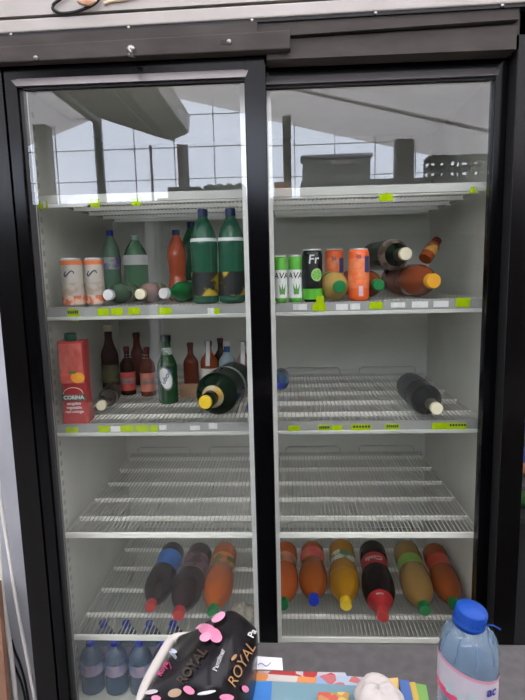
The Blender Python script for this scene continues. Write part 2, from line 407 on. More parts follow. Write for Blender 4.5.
o = bottle('soda_bottle', 'orange soda bottle with dark blue cap lying beside the yellow one', PET, .315, .0475, 'tang', BLU, [('label_band', .16, .34, lab('pinkred', (.55, .07, .09), (.5, .16, .05), 25))])
lay(o, (314, 602), (312, 545), Z5)
o = bottle('soda_bottle', 'golden yellow drink bottle with yellow cap and grip waist lying on bottom shelf', PET, .345, .051, 'yellow', YEL, [('label_band', .24, .42, lab('green_white', (.08, .13, .05), (.62, .6, .45), 26)), ('grip_ring', .62, .63, mat('grip', (.45, .2, .01), .3))])
lay(o, (346, 606), (341, 545), Z5)
o = bottle('soda_bottle', 'dark cola bottle with red label and long red neck lying in middle of bottom shelf', PET, .385, .053, 'cola', RED, [('label_band', .24, .44, mat('label_red', (.33, .015, .018), .4)), ('neck_label', .80, .94, mat('label_red', (.5, .02, .025), .4))])
lay(o, (383, 617), (371, 545), Z5); colared = o
text_mesh('Cola', .034, PAPER, 'lettering', o, round_wrap(.0465, .34*.385, PI), .0008, .3)
text_mesh('Cola', .012, PAPER, 'lettering', o, round_wrap(.036, .84*.385, PI), .0004, .3)
o = bottle('soda_bottle', 'pale pear coloured drink bottle with green label and green cap lying on bottom shelf', PET, .355, .0515, 'pear', GRN, [('label_band', .26, .44, lab('leaf', (.20, .36, .06), (.36, .42, .12), 20))])
lay(o, (425, 611), (404, 545), Z5)
o = bottle('soda_bottle', 'amber orange drink bottle with red label lying at right end of bottom shelf', PET, .32, .0465, 'amber', GRN, [('label_band', .24, .46, lab('redorange', (.45, .05, .03), (.5, .13, .04), 18))])
lay(o, (455, 606), (432, 548), Z5)

# ---- third shelf
CARTON = noisy('carton_print', (.34, .02, .024), (.42, .05, .045), 11, .35, stretch=(1, 1, .6))
ct = empty('juice_carton', (0, 0, 0), 'tall red juice carton with dark green cap at left end of middle shelf', 'carton')
p = atZ(75, 424, Z3); ct.location = (p.x, p.y+.030, Z3+.0005); ct.rotation_euler = (0, 0, .06)
b = MB(); w, d, h = .037, .030, .238
for a, c in (((0), (.05)),): pass
pts = lambda W, D, k, z: [(-W+k, -D, z), (W-k, -D, z), (W, -D+k, z), (W, D-k, z), (W-k, D, z), (-W+k, D, z), (-W, D-k, z), (-W, -D+k, z)]
b.grid([q+[q[0]] for q in (pts(w, d, .004, 0), pts(w, d, .006, .03), pts(w-.002, d-.002, .011, h*.5), pts(w, d, .006, h-.02), pts(w-.001, d-.001, .004, h))], False)
b._f([b.bm.verts.new(v) for v in pts(w, d, .004, 0)][::-1]); b._f([b.bm.verts.new(v) for v in pts(w-.001, d-.001, .004, h)])
b.build('carton_body', CARTON, ct)
b = MB(); b.lathe([(.017, h-.001), (.017, h+.02), (.0155, h+.022), (.0003, h+.022)], 22, Matrix.Translation((-.003, -.010, 0))); b.build('cap', mat('carton_cap', (.01, .055, .035), .4), ct)
flat = lambda x0, z0, dd=.0005: (lambda x, y: Vector((x0+x, -d-dd, z0+y)))
def disc(name, x, z, rx, rz, m, off, par):
    b = MB(); n = 22; v = [b.bm.verts.new((x+rx*math.cos(2*PI*i/n), -d-off, z+rz*math.sin(2*PI*i/n))) for i in range(n)]; b._f(v); return b.build(name, m, par)
b = MB(); b.box(-w+.004, w-.004, -d-.0003, -d+.001, .118, .232); b.build('upper_print', noisy('salmon_print', (.52, .14, .11), (.38, .05, .045), 45, .35, stretch=(1, 1, .6)), ct)
disc('fruit_print', .016, .135, .02, .016, noisy('mango', (.80, .22, .03), (.75, .42, .05), 40, .4), .0006, ct)
disc('fruit_print', -.012, .137, .022, .018, noisy('redfruit', (.52, .05, .05), (.66, .16, .12), 50, .4), .0004, ct)
disc('leaf_print', .002, .150, .012, .004, mat('leafgreen', (.07, .14, .03), .5), .0008, ct)
b = MB(); b.box(-.033, .035, -d-.0007, -d-.0003, .068, .086); b.build('name_panel', mat('panel_dark', (.06, .10, .07), .4), ct)
text_mesh('CORINA', .0150, PAPER, 'lettering', ct, flat(.001, .077, .001), .0006)
b = MB(); R0 = .028
b.tube([(R0*math.cos(PI*i/12), -d-.0004, .088+.018*math.sin(PI*i/12)) for i in range(13)], .0009, 5); b.build('arch_line', PAPER, ct)
for s_, z_ in (('sanguine', .060), ('vegetable', .048), ('red orange', .036)):
    text_mesh(s_, .0115, PAPER, 'lettering', ct, flat(0, z_, .0006), .0004)

o = bottle('drink_bottle', 'dark clear bottle with cream cap lying beside the red juice carton', BEER, .23, .029, 'brown', CRM, [('label_band', .2, .45, lab('dark', (.06, .05, .04)))], m=mat('smoke_glass', (.05, .045, .035), .08, coat=.15, spec=.35))
lay(o, (101, 406), (122, 380), Z3)
o = bottle('beer_bottle', 'tall brown glass bottle standing behind the lying cream-capped bottle', BEER, .24, .031, 'brown', CRM, [('label_band', .15, .42, lab('olive', (.12, .12, .05), (.05, .03, .02), 20))])
stand(o, 112, 391, Z3)
for k, (px, py, lb) in enumerate(((129, 394, 'small dark bottle with red and white label, left one of the pair'), (149, 395, 'small dark bottle with salmon and white label, next to the green beer bottle'))):
    o = bottle('drink_bottle', lb, FLASK, .17, .026, 'brown' if k == 0 else 'redbrown', DRED, [('label_band', .10, .48, mat('label_salmon%d' % k, ((.62, .09, .07), (.80, .26, .18))[k], .5)), ('label_stripe', .24, .36, PAPER)], group='small bottles with red and white labels')
    stand(o, px, py, Z3)
    b = MB()
    for zz in (.66, .72, .78, .84):
        for a in range(10):
            b.ball((.0145*math.cos(a*PI/5), .0145*math.sin(a*PI/5), zz*.17), .0019, n=6, m=4)
    b.build('neck_dots', PAPER, o)
o = bottle('beer_bottle', 'dark red bottle standing behind the two small labelled bottles', BEER, .20, .028, 'redbrown', DRED)
stand(o, 139, 384, Z3)
o = bottle('beer_bottle', 'green glass beer bottle with slanted white oval label on middle shelf', BEER, .222, .032, 'green', GDC, [('neck_label', .72, .82, lab('silverneck', (.55, .58, .55), (.1, .2, .12), 40))], m=mat('beer_green', (.010, .055, .015), .08, coat=.2, spec=.4))
stand(o, 169, 402, Z3)
b = MB(); n = 20; W = round_wrap(.0322, .085, 0, .25)
b.grid([[W(rr*.022*math.cos(2*PI*i/n), rr*.040*math.sin(2*PI*i/n)) for i in range(n+1)] for rr in (.01, .5, 1)]); b.build('oval_label', WHITE, o)
text_mesh('Tuborg', .023, mat('script_blue', (.02, .06, .14), .5), 'lettering', o, round_wrap(.0328, .085, 0, 1.05), .0003, .3)
b = MB(); b.grid([[round_wrap(.0328, .085, 0, .25)(rr*math.cos(2*PI*i/n), rr*1.82*math.sin(2*PI*i/n)) for i in range(n+1)] for rr in (.0195, .0215)]); b.build('oval_ring', mat('ring_blue', (.05, .10, .12), .5), o)

KRAFT = noisy('cardboard', (.36, .21, .12), (.30, .17, .095), 12, .8)
cb = empty('cardboard_tray', (0, 0, 0), 'low brown cardboard tray holding bottles beside the green beer bottle', 'box')
p0 = atZ(180, 398, Z3); p1 = atZ(206, 397, Z3)
tw = p1.x-p0.x; cb.location = (p0.x, p0.y, Z3+.0005)
b = MB(); TW = .272; b.box(0, TW, 0, .004, 0, .048); b.box(0, TW, .16, .164, 0, .03); b.box(0, .004, .004, .16, 0, .03); b.box(TW-.004, TW, .004, .16, 0, .03); b.box(.004, TW-.004, .004, .16, 0, .003)
b.build('tray_body', KRAFT, cb)
zt = Z3+.004
tr = [('reddish brown bottle at the left end of the cardboard tray', 'redbrown', DRED, .18, .026, .035, .04, None),
      ('rust coloured bottle with square white label and white seal strip in the cardboard tray', 'rust', DRED, .185, .030, .098, .042, 'w'),
      ('clear bottle filled with blue drink standing in the cardboard tray', 'blue', SIL, .180, .029, .160, .05, 'b'),
      ('clear bottle with red band and white seal strip right of the blue one', 'clearr', DRED, .180, .024, .2155, .05, 'r'),
      ('slim clear bottle with white seal strip at right end of the tray', 'clearr', SIL, .178, .0185, .248, .11, 'r'),
      ('dark bottle at the back of the cardboard tray behind the rust coloured one', 'brown', DRED, .185, .026, .13, .11, None)]
for lb, lq, cp, L, R, dx, dy, kind in tr:
    bd = []
    if kind == 'w': bd = [('label_band', .10, .50, lab('white_label', (.66, .60, .52), (.72, .70, .66), 14))]
    if kind == 'r': bd = [('label_band', .05, .34, lab('white_label', (.66, .60, .52), (.72, .70, .66), 14)), ('label_stripe', .34, .42, RED)]
    if kind == 'b': bd = [('clear_top', .50, .80, mat('clear_top', (.30, .36, .40), .1, coat=.15, spec=.35))]
    o = bottle('liqueur_bottle', lb, FLASK, L, R, lq, cp, bd, group=None)
    o.location = (cb.location.x+dx, cb.location.y+dy, zt+.0005)
    if kind in ('w', 'r'):
        b = MB(); pr = prof_eval(FLASK, L, R)
        P = []
        for i in range(10):
            z = L*(.56+.44*i/9) if i < 9 else L*1.0; r = radius_at(pr, min(z, L*.95))+.004
            P.append([Vector((x, -r, min(z, L))) for x in (-.007, .007)])
        b.grid(P); b.build('seal_strip', PAPER, o)

o = bottle('liqueur_bottle', 'big dark green bottle with yellow cap lying on middle shelf against the centre bar', WINE, .30, .064, 'deep', YEL, [('neck_label', .765, .83, lab('ylabel', (.60, .34, .02), (.50, .44, .28), 24)), ('neck_ring', .87, .90, mat('neck_ring', (.08, .02, .015), .4)), ('silver_band', .30, .37, lab('silverband', (.22, .25, .25), (.32, .34, .33), 20))], capr=.019)
LB = o
z = Z3+.0655; A = atZ(205, 408, Z3+.050); B = atZ(252, 362, z+.02)
point(o, A, Vector((B.x-A.x, B.y-A.y, 0)))
o.location.z = Z3+.0655
o = bottle('drink_bottle', 'blue bottle lying behind the big dark green bottle by the centre bar', STR, .15, .022, 'blue', BLU, m=mat('blue_plastic', (.03, .12, .42), .15, coat=.15, spec=.35))
p = atZ(246, 412, Z3+.029); point(o, (.574, .14, Z3+.024), (.0, 1, 0))
o = bottle('drink_bottle', 'blue bottle mostly hidden by the centre bar on the right middle shelf', STR, .18, .029, 'blue', BLU, m=mat('blue_plastic2', (.04, .13, .30), .15, coat=.15, spec=.35))
p = atZ(279, 388, Z3); o.location = (p.x-.008, p.y, Z3+.035); point(o, (.650, p.y-.10, Z3+.0305), (0, 1, 0))
o = bottle('wine_bottle', 'dark wine bottle with cream capped neck lying alone on the right middle shelf', WINE, .29, .044, 'wine', CRM, [('neck_foil', .80, .95, lab('foil', (.06, .055, .03), (.03, .04, .03), 20)), ('label_band', .12, .42, mat('wine_label', (.02, .028, .03), .4))], capr=.0165)
A = atZ(437, 411, Z3+.04); B = atZ(404, 381, Z3+.044)
point(o, A, Vector((B.x-A.x, B.y-A.y, 0))); o.location.z = Z3+.0455

# ---- second shelf, right half
def can(name, label, R, H, top, bands, group=None):
    root = empty(name, (0, 0, 0), label, 'can', group)
    b = MB(); b.lathe([(.0003, 0), (R*.74, 0), (R*.80, .002), (R*.98, .009), (R, .014), (R, H-.016), (R*.97, H-.011), (R*.86, H-.003)], 26); b.build('can_body', bands[0], root)
    b = MB(); b.lathe([(R*.86, H-.0035), (R*.88, H), (R*.84, H), (R*.80, H-.004), (.0003, H-.004)], 26); b.tube([(0, -.012, H-.003), (0, .004, H-.002)], .003, 6); b.build('can_lid', SIL, root)
    for nm, a0, a1, mt in bands[1:]:
        b = MB(); b.lathe([(R+.0005, a0*H), (R+.0005, a1*H)], 26, None, False, False); b.build(nm, mt, root)
    root['_R'] = R; root['_L'] = H
    return root
CW = mat('can_white', (.72, .74, .72), .3); CG = mat('can_green', (.10, .42, .04), .3); CB = mat('can_black', (.008, .010, .010), .25); CO = mat('can_orange', (.75, .12, .025), .3)
LEAF = mat('aloe_leaf', (.10, .28, .06), .5)
for k, (px, lb) in enumerate(((281, 'white and green can with leaf picture beside the centre bar'), (295.5, 'white and green can with leaf picture next to the black can'))):
    o = can('drink_can', lb, .0185, .129, None, [CG, ('white_band', .105, .70, CW)], 'white and green leaf cans on second shelf')
    standY(o, px, .16, Z2, -.1*k)
    text_mesh('AVA', .023, INK, 'lettering', o, round_wrap(.0192, .074, .1), .0003, .15)
    for a, t in ((-.35, .25), (.0, 0), (.3, -.3)):
        b = MB(); Wp = round_wrap(.0187, .036, .25)
        Wp2 = round_wrap(.0192, .024, .25+a*.3, t)
        b.grid([[Wp2(x*(1-v)*.005+0, v*.03) for x in (-1, 0, 1)] for v in (0, .3, .6, .98)]); b.build('leaf_print', LEAF, o)
o = can('drink_can', 'tall black can with lime slice picture and green foot on second shelf', .028, .144, None, [CB, ('green_band', .06, .26, CG)])
standY(o, 312.5, .165, Z2)
b = MB(); n = 20; Wp = round_wrap(.0285, .075, .42)
b.grid([[Wp(rr*math.cos(2*PI*i/n), rr*1.05*math.sin(2*PI*i/n)) for i in range(n+1)] for rr in (.0002, .012, .0165)]); b.build('lime_rind', mat('lime_rind', (.35, .6, .2), .5), o)
b = MB(); Wp = round_wrap(.0288, .075, .42)
for s_ in range(7):
    a0 = 2*PI*s_/7+.1
    b.grid([[Wp(rr*math.cos(a0+t*.68), rr*math.sin(a0+t*.68)) for t in (0, .33, .66, 1)] for rr in (.002, .013)])
b.build('lime_segment', mat('lime_flesh', (.14, .42, .06), .5), o)
text_mesh('Fr', .034, PAPER, 'lettering', o, round_wrap(.0282, .116, .08), .0003, .1)
for k, (px, Y, lb) in enumerate(((334.5, .355, 'orange can behind the yellowish bottle with green cap'), (358.5, .18, 'orange can standing in front between two green capped bottles'))):
    o = can('drink_can', lb, .029, (.150, .143)[k], None, [CO, ('print_band', .25, .82, noisy('orange_print', (.76, .13, .03), (.80, .30, .14), 60, .35))], 'orange drink cans on second shelf')
    standY(o, px, Y, Z2)
    b = MB(); b.grid([[round_wrap(.0294, .10, .75)(x, y) for x in (-.009, 0, .009)] for y in (-.022, .022)]); b.build('side_panel', mat('panel_navy', (.05, .05, .16), .4), o)
    text_mesh('lo', .018, mat('navy_ink', (.04, .04, .12), .5), 'lettering', o, round_wrap(.0297, .122, -.1), .0004)
    b = MB(); b.grid([[round_wrap(.0294, .028, .1)(x, y) for x in (-.006, 0, .006)] for y in (-.014, .014)]); b.build('small_panel', mat('panel_pale', (.55, .4, .45), .4), o)
def lay2(o, px, py, Y, deg, zc=None):
    A = atY(px, py, Y); z = zc if zc else A.z
    point(o, (A.x, Y, z), (math.sin(math.radians(deg)), math.cos(math.radians(deg)), 0)); return o
o = bottle('soda_bottle', 'yellowish drink bottle with green cap lying end-on between the black and orange cans', STR, .165, .040, 'aloe', GRN, [('label_band', .2, .45, lab('leaf', (.2, .36, .06)))], capr=.0175)
lay2(o, 340, 290, .13, -9, Z2+.0425)
o = bottle('soda_bottle', 'rust orange drink bottle with green cap lying end-on right of the orange can', STR, .30, .041, 'rust', GRN, [('label_band', .2, .45, lab('redorange', (.45, .05, .03)))], capr=.0165)
lay2(o, 379, 286, .165, -9, Z2+.0435)
o = bottle('soda_bottle', 'reddish brown drink bottle with amber yellow cap lying at right end of second shelf', STR, .31, .048, 'rust', YOR, [('label_band', .2, .5, lab('brownlab', (.20, .06, .03), (.3, .12, .08), 18))], capr=.021, m=mat('liquid_russet', (.24, .055, .018), .12, coat=.2, spec=.4))
lay2(o, 434, 286, .165, -9, Z2+.0508)
o = bottle('wine_bottle', 'dark green bottle with cream cap and brown label lying on top of two bottles', WINE, .28, .046, 'deep', CRM, [('neck_label', .62, .72, lab('brownpic', (.10, .06, .045), (.25, .20, .17), 30)), ('neck_foil', .80, .96, lab('foil', (.06, .055, .03)))], capr=.018)
lay2(o, 406, 262, .20, -9, Z2+.127)
o = bottle('wine_bottle', 'small bottle with wine red capsule and gold striped label leaning behind the cream capped one', STR, .084, .0195, 'rust', DRED, [('label_band', .25, .6, lab('gold', (.48, .24, .05), (.10, .05, .03), 45))], capr=.014)
A = atY(437, 240.5, .31); B = atY(426, 257.5, .27)
point(o, A, (B-A))

# ---- second shelf, left half
COP = mat('can_copper', (.62, .17, .06), .3); SWL = mat('swirl_navy', (.03, .04, .09), .5)
for k, (px, lb) in enumerate(((74, 'copper and white can with dark swirl at the left end of second shelf'), (96, 'copper and white can with dark swirl next to a silver capped bottle'))):
    o = can('drink_can', lb, (.031, .027)[k], .137, None, [mat('can_cream', (.42, .385, .34), .35), ('copper_band', .86, .95, COP), ('copper_band', .06, .24, lab('copper_fruit', (.58, .15, .06), (.6, .42, .33), 55)), ('pale_band', .25, .50, lab('palefruit', (.42, .385, .34), (.36, .29, .23), 45))], 'copper and white cans on second shelf')
    standY(o, px, .165+.02*k, Z2)
    b = MB(); b.tube([round_wrap((.0312, .0272)[k], .094, .1)(.013*math.cos(t*.5), .008*math.sin(t*.9)) for t in range(0, 9)], .0018, 5); b.build('swirl_print', SWL, o)
CLG = see_through('pale_green_plastic', (.55, .72, .58), 1.3, (.16, .34, .2), .5, .05)
for nm, lb, R, L, px, py, Y, deg, lq, cp, mm in (
    ('drink_bottle', 'pale green bottle with silver cap lying right of the copper cans', .030, .22, 108, 298, .16, 0, 'clearg', SIL, mat('dusk_green', (.07, .13, .085), .1, coat=.15, spec=.35)),
    ('drink_bottle', 'clear pinkish bottle with cream cap lying on second shelf', .030, .22, 140, 298, .16, 0, 'pale', CRM, mat('pink_clear', (.27, .16, .13), .1, coat=.15, spec=.35)),
    ('drink_bottle', 'bright green bottle with silver cap lying beside the black labelled bottles', .031, .20, 163, 299, .16, 22, 'green', SIL, mat('bright_green', (.01, .13, .035), .08, coat=.2, spec=.4))):
    o = bottle(nm, lb, BEER, L, R, lq, cp, [('label_band', .12, .4, lab('mixed_green', (.10, .2, .08), (.35, .35, .28), 30))], capr=.0155, m=mm)
    lay2(o, px, py, Y, deg, Z2+R+.0025)
o = bottle('water_bottle', 'green water bottle with blue cap standing at back of second shelf', STR, .235, .030, 'clearg', BLU, [('label_band', .45, .62, lab('white_violet', (.45, .5, .47), (.18, .12, .3), 18))])
standY(o, 114, .48, Z2)
o = bottle('water_bottle', 'wide pale green bottle with white reflection band standing beside the blue capped one', STR, .215, .040, 'clearg', mat('pale_cap', (.3, .42, .33), .4), [('label_band', .55, .70, lab('white_reflection', (.62, .64, .62)))], m=CLG)  # its white band paints the same reflection as on the tall green pair
standY(o, 138, .46, Z2)
o = bottle('soda_bottle', 'reddish orange waisted bottle with dark cap standing behind on second shelf', HOUR, .225, .031, 'redor', DBL, m=mat('liquid_brick', (.42, .085, .04), .12, coat=.15, spec=.35))
standY(o, 179, .40, Z2)
TEAL = see_through('teal_bottle', (.30, .62, .48), 1.5, (.03, .14, .085), .55, .04)
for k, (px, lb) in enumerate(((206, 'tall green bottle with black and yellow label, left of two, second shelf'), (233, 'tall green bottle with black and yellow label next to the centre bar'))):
    o = bottle('soda_bottle', lb, STR, .262, .0375, 'green', DBL, [('label_band', .09, .34, lab('black_yellow', (.012, .015, .015), (.5, .36, .03), 16)), ('reflection_band', .66, .695, lab('white_reflection', (.62, .64, .62)))], group='tall green bottles with black and yellow labels', m=TEAL)  # upper white band is a painted reflection running across both bottles
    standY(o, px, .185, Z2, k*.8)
o = bottle('soda_bottle', 'dark capped green bottle standing behind the pair with black labels', STR, .262, .036, 'green', DBL, m=TEAL)
standY(o, 194, .55, Z2)

# ---- water pack under the bottom shelf
WAT = see_through('water_plastic', (.60, .72, .84), 1.45, (.13, .21, .31), .42, .03)
for r in range(2):
    for c in range(4):
        x, y = .04+c*.078+.01*r, .17+r*.09
        side = ('in front', 'behind')[r]; nth = ('leftmost', 'second', 'third', 'fourth')[c]
        o = bottle('water_bottle', f'blue tinted water bottle under the bottom shelf, {nth} from the left, row {side}', STR, .168, .036, 'blue', BLU, [('label_band', .40, .62, lab('pinkwater', (.42, .34, .45), (.12, .22, .42), 20))], group='water bottles under the bottom shelf', m=WAT)
        o.location = (x, y, .1125)

# ---- rag on the bottom shelf
def blob(name, c, sx, sy, sz, m, seed, amp, parent=None):
    rnd = random.Random(seed); b = MB(); n, k = 26, 12
    ph = [(rnd.uniform(0, 6.3), rnd.uniform(0, 6.3), rnd.randint(2, 5), rnd.randint(1, 4)) for _ in range(7)]
    rows = []
    for j in range(k+1):
        v = -PI/2+PI*j/k; row = []
        for i in range(n):
            u = 2*PI*i/n; d = 1+amp*sum(math.sin(u*f+p)*math.cos(v*g+q) for p, q, f, g in ph)/3
            row.append(Vector((c[0]+sx*d*math.cos(v)*math.cos(u), c[1]+sy*d*math.cos(v)*math.sin(u), c[2]+max(-.98*sz, sz*d*math.sin(v)))))
        rows.append(row+[row[0]])
    b.grid(rows); bmesh.ops.remove_doubles(b.bm, verts=list(b.bm.verts), dist=1e-5)
    return b.build(name, m, parent)
p = atZ(243, 620, Z5)
tag(blob('rag', (p.x, .20, Z5+.021), .036, .05, .02, noisy('beige_cloth', (.42, .38, .30), (.26, .24, .19), 90, .9, bump=.4), 3, .3), 'crumpled beige rag lying on the bottom shelf beside the centre bar', 'rag')

# ================================================================== COUNTER AND WHAT LIES ON IT
ZC = .865
COUNT = noisy('counter_laminate', (.056, .052, .050), (.075, .071, .069), 60, .45, detail=6)
ctr = empty('counter', (.5, -.9, 0), 'grey laminate counter in the foreground in front of the fridge', 'counter')
b = MB(); b.rbox(-.02, 1.5, -.52, .298, .83, ZC, .004); b.build('countertop', COUNT, ctr)
b = MB(); b.box(.02, 1.46, -.42, .25, .0, .83); b.build('counter_body', mat('counter_body', (.10, .095, .09), .6), ctr)
TRAYM = mat('tray_plastic', (.46, .43, .385), .45)
tr_ = empty('plastic_tray', (0, 0, 0), 'white plastic tray with rounded rim lying under the black pack on counter', 'tray')
p = atZ(171, 643, ZC); q = atZ(142, 694, ZC); r_ = atZ(128, 735, ZC)
path = [Vector((p.x+.09, p.y+.004, ZC+.0079)), Vector((p.x+.018, p.y+.002, ZC+.0079)), Vector((p.x+.004, p.y-.004, ZC+.0079)), Vector((p.x-.001, p.y-.016, ZC+.0079)), Vector((q.x+.004, q.y, ZC+.0079)), Vector((r_.x+.01, r_.y, ZC+.0079))]
path = [Vector(v) for v in spline([tuple(v) for v in path], 5)]
b = MB(); b.tube(path, .0075, 10); b.build('rim', TRAYM, tr_)
b = MB(); b.quadprism([(p.x+.003, p.y, ZC+.004), (p.x+.1, p.y, ZC+.004), (p.x+.1, r_.y, ZC+.004), (r_.x+.012, r_.y, ZC+.004)], .0035); b.build('tray_floor', TRAYM, tr_)

# black pack
BAGM = mat('black_film', (.007, .006, .007), .25, spec=.3); GOLD = mat('gold_print', (.36, .19, .075), .4, .3); PINK = mat('pink_print', (.56, .19, .30), .5); MAG = mat('magenta_print', (.40, .02, .12), .5)
bag = empty('wipes_pack', (0, 0, 0), 'black glossy pack with gold lettering and pink flowers on the counter', 'packet')
def bag_pt(px, py, z): return atZ(px, py, ZC+z)
rowsB = [  # back to front: (pixel, height) along each row
    [((179, 636), .0145), ((196, 629), .034), ((212, 619), .066), ((232, 611), .092), ((246, 619), .076), ((256, 629), .050), ((258, 640), .0145)],
    [((171, 649), .0145), ((190, 641), .042), ((206, 634), .072), ((229, 630), .090), ((245, 640), .070), ((255, 650), .046), ((257, 662), .0135)],
    [((160, 669), .0145), ((180, 661), .045), ((197, 656), .072), ((221, 656), .084), ((240, 664), .066), ((252, 670), .042), ((256, 681), .0135)],
    [((146, 691), .0145), ((169, 685), .040), ((188, 682), .062), ((213, 682), .072), ((235, 688), .056), ((248, 690), .036), ((253, 698), .0135)],
    [((136, 707), .0145), ((161, 704), .026), ((183, 706), .040), ((211, 708), .046), ((234, 709), .038), ((246, 710), .026), ((250, 714), .0135)],
]
P = [[bag_pt(*c, z) for c, z in row] for row in rowsB]
Pf = []
for row in P: Pf.append([Vector(v) for v in spline([tuple(v) for v in row], 5)])
cols = list(zip(*Pf)); colsS = [[Vector(v) for v in spline([tuple(v) for v in c], 5)] for c in cols]
top = [list(r) for r in zip(*colsS)]
rnd = random.Random(5)
def crinkle(v, i, j): return v+Vector((0, 0, .0012*math.sin(i*.9+j*.35)*math.cos(j*.7-i*.2)))
topc = [[crinkle(v, i, j) for j, v in enumerate(row)] for i, row in enumerate(top)]
bot = [[Vector((v.x, v.y, ZC+.0112)) for v in row] for row in topc]
b = MB(); b.grid(topc); b.grid([r for r in bot])
for E_, F_ in ((topc[0], bot[0]), (topc[-1], bot[-1]), ([r[0] for r in topc], [r[0] for r in bot]), ([r[-1] for r in topc], [r[-1] for r in bot])): b.grid([E_, F_], False)
bmesh.ops.remove_doubles(b.bm, verts=list(b.bm.verts), dist=1e-5)
b.build('pack_body', BAGM, bag)
from mathutils.bvhtree import BVHTree
bt = MB(); bt.grid(topc); bt.bm.normal_update(); BV = BVHTree.FromBMesh(bt.bm); bt.bm.free()
def on_bag(px, py, off=.0022):
    d = ray(px, py).normalized(); h = BV.ray_cast(CAM, d)
    if h[0] is None:
        h = BV.find_nearest(bag_pt(px, py, .05)); n = h[1]
        return h[0]+(n if n.dot(d) < 0 else -n)*off
    n = h[1] if h[1].dot(d) < 0 else -h[1]
    return h[0]+n*off
def print_on(txt, size, cx, cy, ang, m, bold=.3, shear=0):
    ca, sa = math.cos(ang), math.sin(ang)
    return text_mesh(txt, size, m, 'lettering', bag, lambda x, y: on_bag(cx+x*ca+y*sa, cy+x*sa-y*ca), bold, shear)
def patch(name, cx, cy, rx, ry, ang, m, off=.002):
    ca, sa = math.cos(ang), math.sin(ang); b = MB(); n = 20
    b.grid([[on_bag(cx+k*(rx*math.cos(2*PI*i/n)*ca-ry*math.sin(2*PI*i/n)*sa), cy+k*(rx*math.cos(2*PI*i/n)*sa+ry*math.sin(2*PI*i/n)*ca), off) for i in range(n+1)] for k in (.02, .25, .5, .75, 1)])
    return b.build(name, m, bag)
print_on('ROYAL', 14.5, 240, 666, -1.1, GOLD, .05, .35)
patch('crown_print', 233, 658, 4, 1.6, -.9, GOLD)
print_on('ROYAL', 13, 193, 667, -.95, mat('dull_gold', (.055, .036, .02), .4, .3), .3)
print_on('Pantiliner', 6, 219, 661, -1.2, mat('grey_print', (.32, .31, .30), .5), .1)
print_on('Royal', 8, 164, 669, -1.1, MAG, .2)
print_on('Pa', 9, 251, 634, -1.1, mat('pale_print', (.6, .6, .58), .5), .2)
patch('white_print', 173, 652, 5, 2.2, .3, mat('lilac_print', (.45, .5, .6), .5))
for cx, cy, rx, ry, a, c in ((208, 631, 9, 5.5, .3, 0), (216, 637, 8, 6, 1.0, 0), (207, 639, 6, 4.5, -.4, 1), (220, 619, 8, 4, -.65, 1), (199, 627, 4, 4, 0, 1)):
    patch('flower_petal', cx, cy, rx, ry, a, (PINK, mat('pink_light', (.62, .29, .40), .5))[c], .003+.0006*c)
for cx, cy, rx, ry, a, m in ((176, 693, 7, 4, -.3, mat('beige_flower', (.40, .28, .19), .5)), (190, 690, 6, 3.5, .4, PINK), (152, 693, 7, 2.2, -.2, mat('pale_print2', (.45, .42, .42), .5)), (226, 697, 7, 3.4, .1, PINK), (207, 692, 9, 1.6, -.2, PAPER), (244, 689, 4, 3, .8, PINK), (157, 699, 5, 3, 0, PINK)):
    patch('flower_print', cx, cy, rx, ry, a, m)

# papers
def sheet(name, label, cat, q, lift, m, h=.0008, group=None):
    b = MB(); b.quadprism([atZ(x, y, ZC+lift) for x, y in q], h)
    return tag(b.build(name, m), label, cat, group)
def multi(name, cols, scale=14):
    m = bpy.data.materials.new(name); m.use_nodes = True; nt = m.node_tree; bs = nt.nodes['Principled BSDF']; bs.inputs['Roughness'].default_value = .4
    tc = nt.nodes.new('ShaderNodeTexCoord'); v = nt.nodes.new('ShaderNodeTexVoronoi'); v.inputs['Scale'].default_value = scale
    sp = nt.nodes.new('ShaderNodeSeparateColor'); r = nt.nodes.new('ShaderNodeValToRGB'); r.color_ramp.interpolation = 'CONSTANT'
    for i, c in enumerate(cols):
        e = r.color_ramp.elements[i] if i < 2 else r.color_ramp.elements.new(i/len(cols))
        e.position = i/len(cols); e.color = (*c, 1)
    L = nt.links.new; L(tc.outputs['Object'], v.inputs['Vector']); L(v.outputs['Color'], sp.inputs[0]); L(sp.outputs[0], r.inputs[0]); L(r.outputs[0], bs.inputs['Base Color'])
    return m
sheet('receipt', 'small white paper slip with pen scribble lying beside the black pack', 'paper', [(254, 656), (282, 658), (283, 670), (253, 669)], .0015, PAPER)
b = MB(); b.tube([atZ(258+t*1.6, 665-1.8*math.sin(t*.9)-(t*.12), ZC+.0022) for t in range(9)], .0005, 5)
sc_ = b.build('pen_scribble', mat('blue_ink', (.1, .1, .3), .5)); sc_.parent = [o for o in C.objects if o.name == 'receipt'][0]
sheet('flyer', 'leaflet with red and pale pink print at the back of the paper stack', 'leaflet', [(257, 671), (333, 672.5), (392, 677), (330, 700), (240, 690)], .002, None) if False else None
L1 = multi('red_print', [(.30, .03, .03), (.36, .33, .32), (.30, .05, .05), (.40, .22, .17), (.34, .34, .36)], 60)
L2 = multi('tan_print', [(.42, .35, .30), (.50, .19, .06), (.42, .38, .34)], 22)
L3 = noisy('sky_print', (.11, .20, .235), (.135, .225, .25), 12, .5)
L4 = multi('pale_blue_print', [(.16, .24, .34), (.28, .32, .37), (.34, .10, .10), (.17, .26, .38), (.26, .32, .38)], 60)
L5 = multi('gold_leaflet', [(.45, .29, .08), (.50, .34, .12), (.40, .26, .07)], 40)
sheet('leaflet', 'red and grey printed leaflet at the back edge of the paper stack', 'leaflet', [(258, 670.5), (345, 672.5), (380, 740), (240, 740)], .0016, L1)
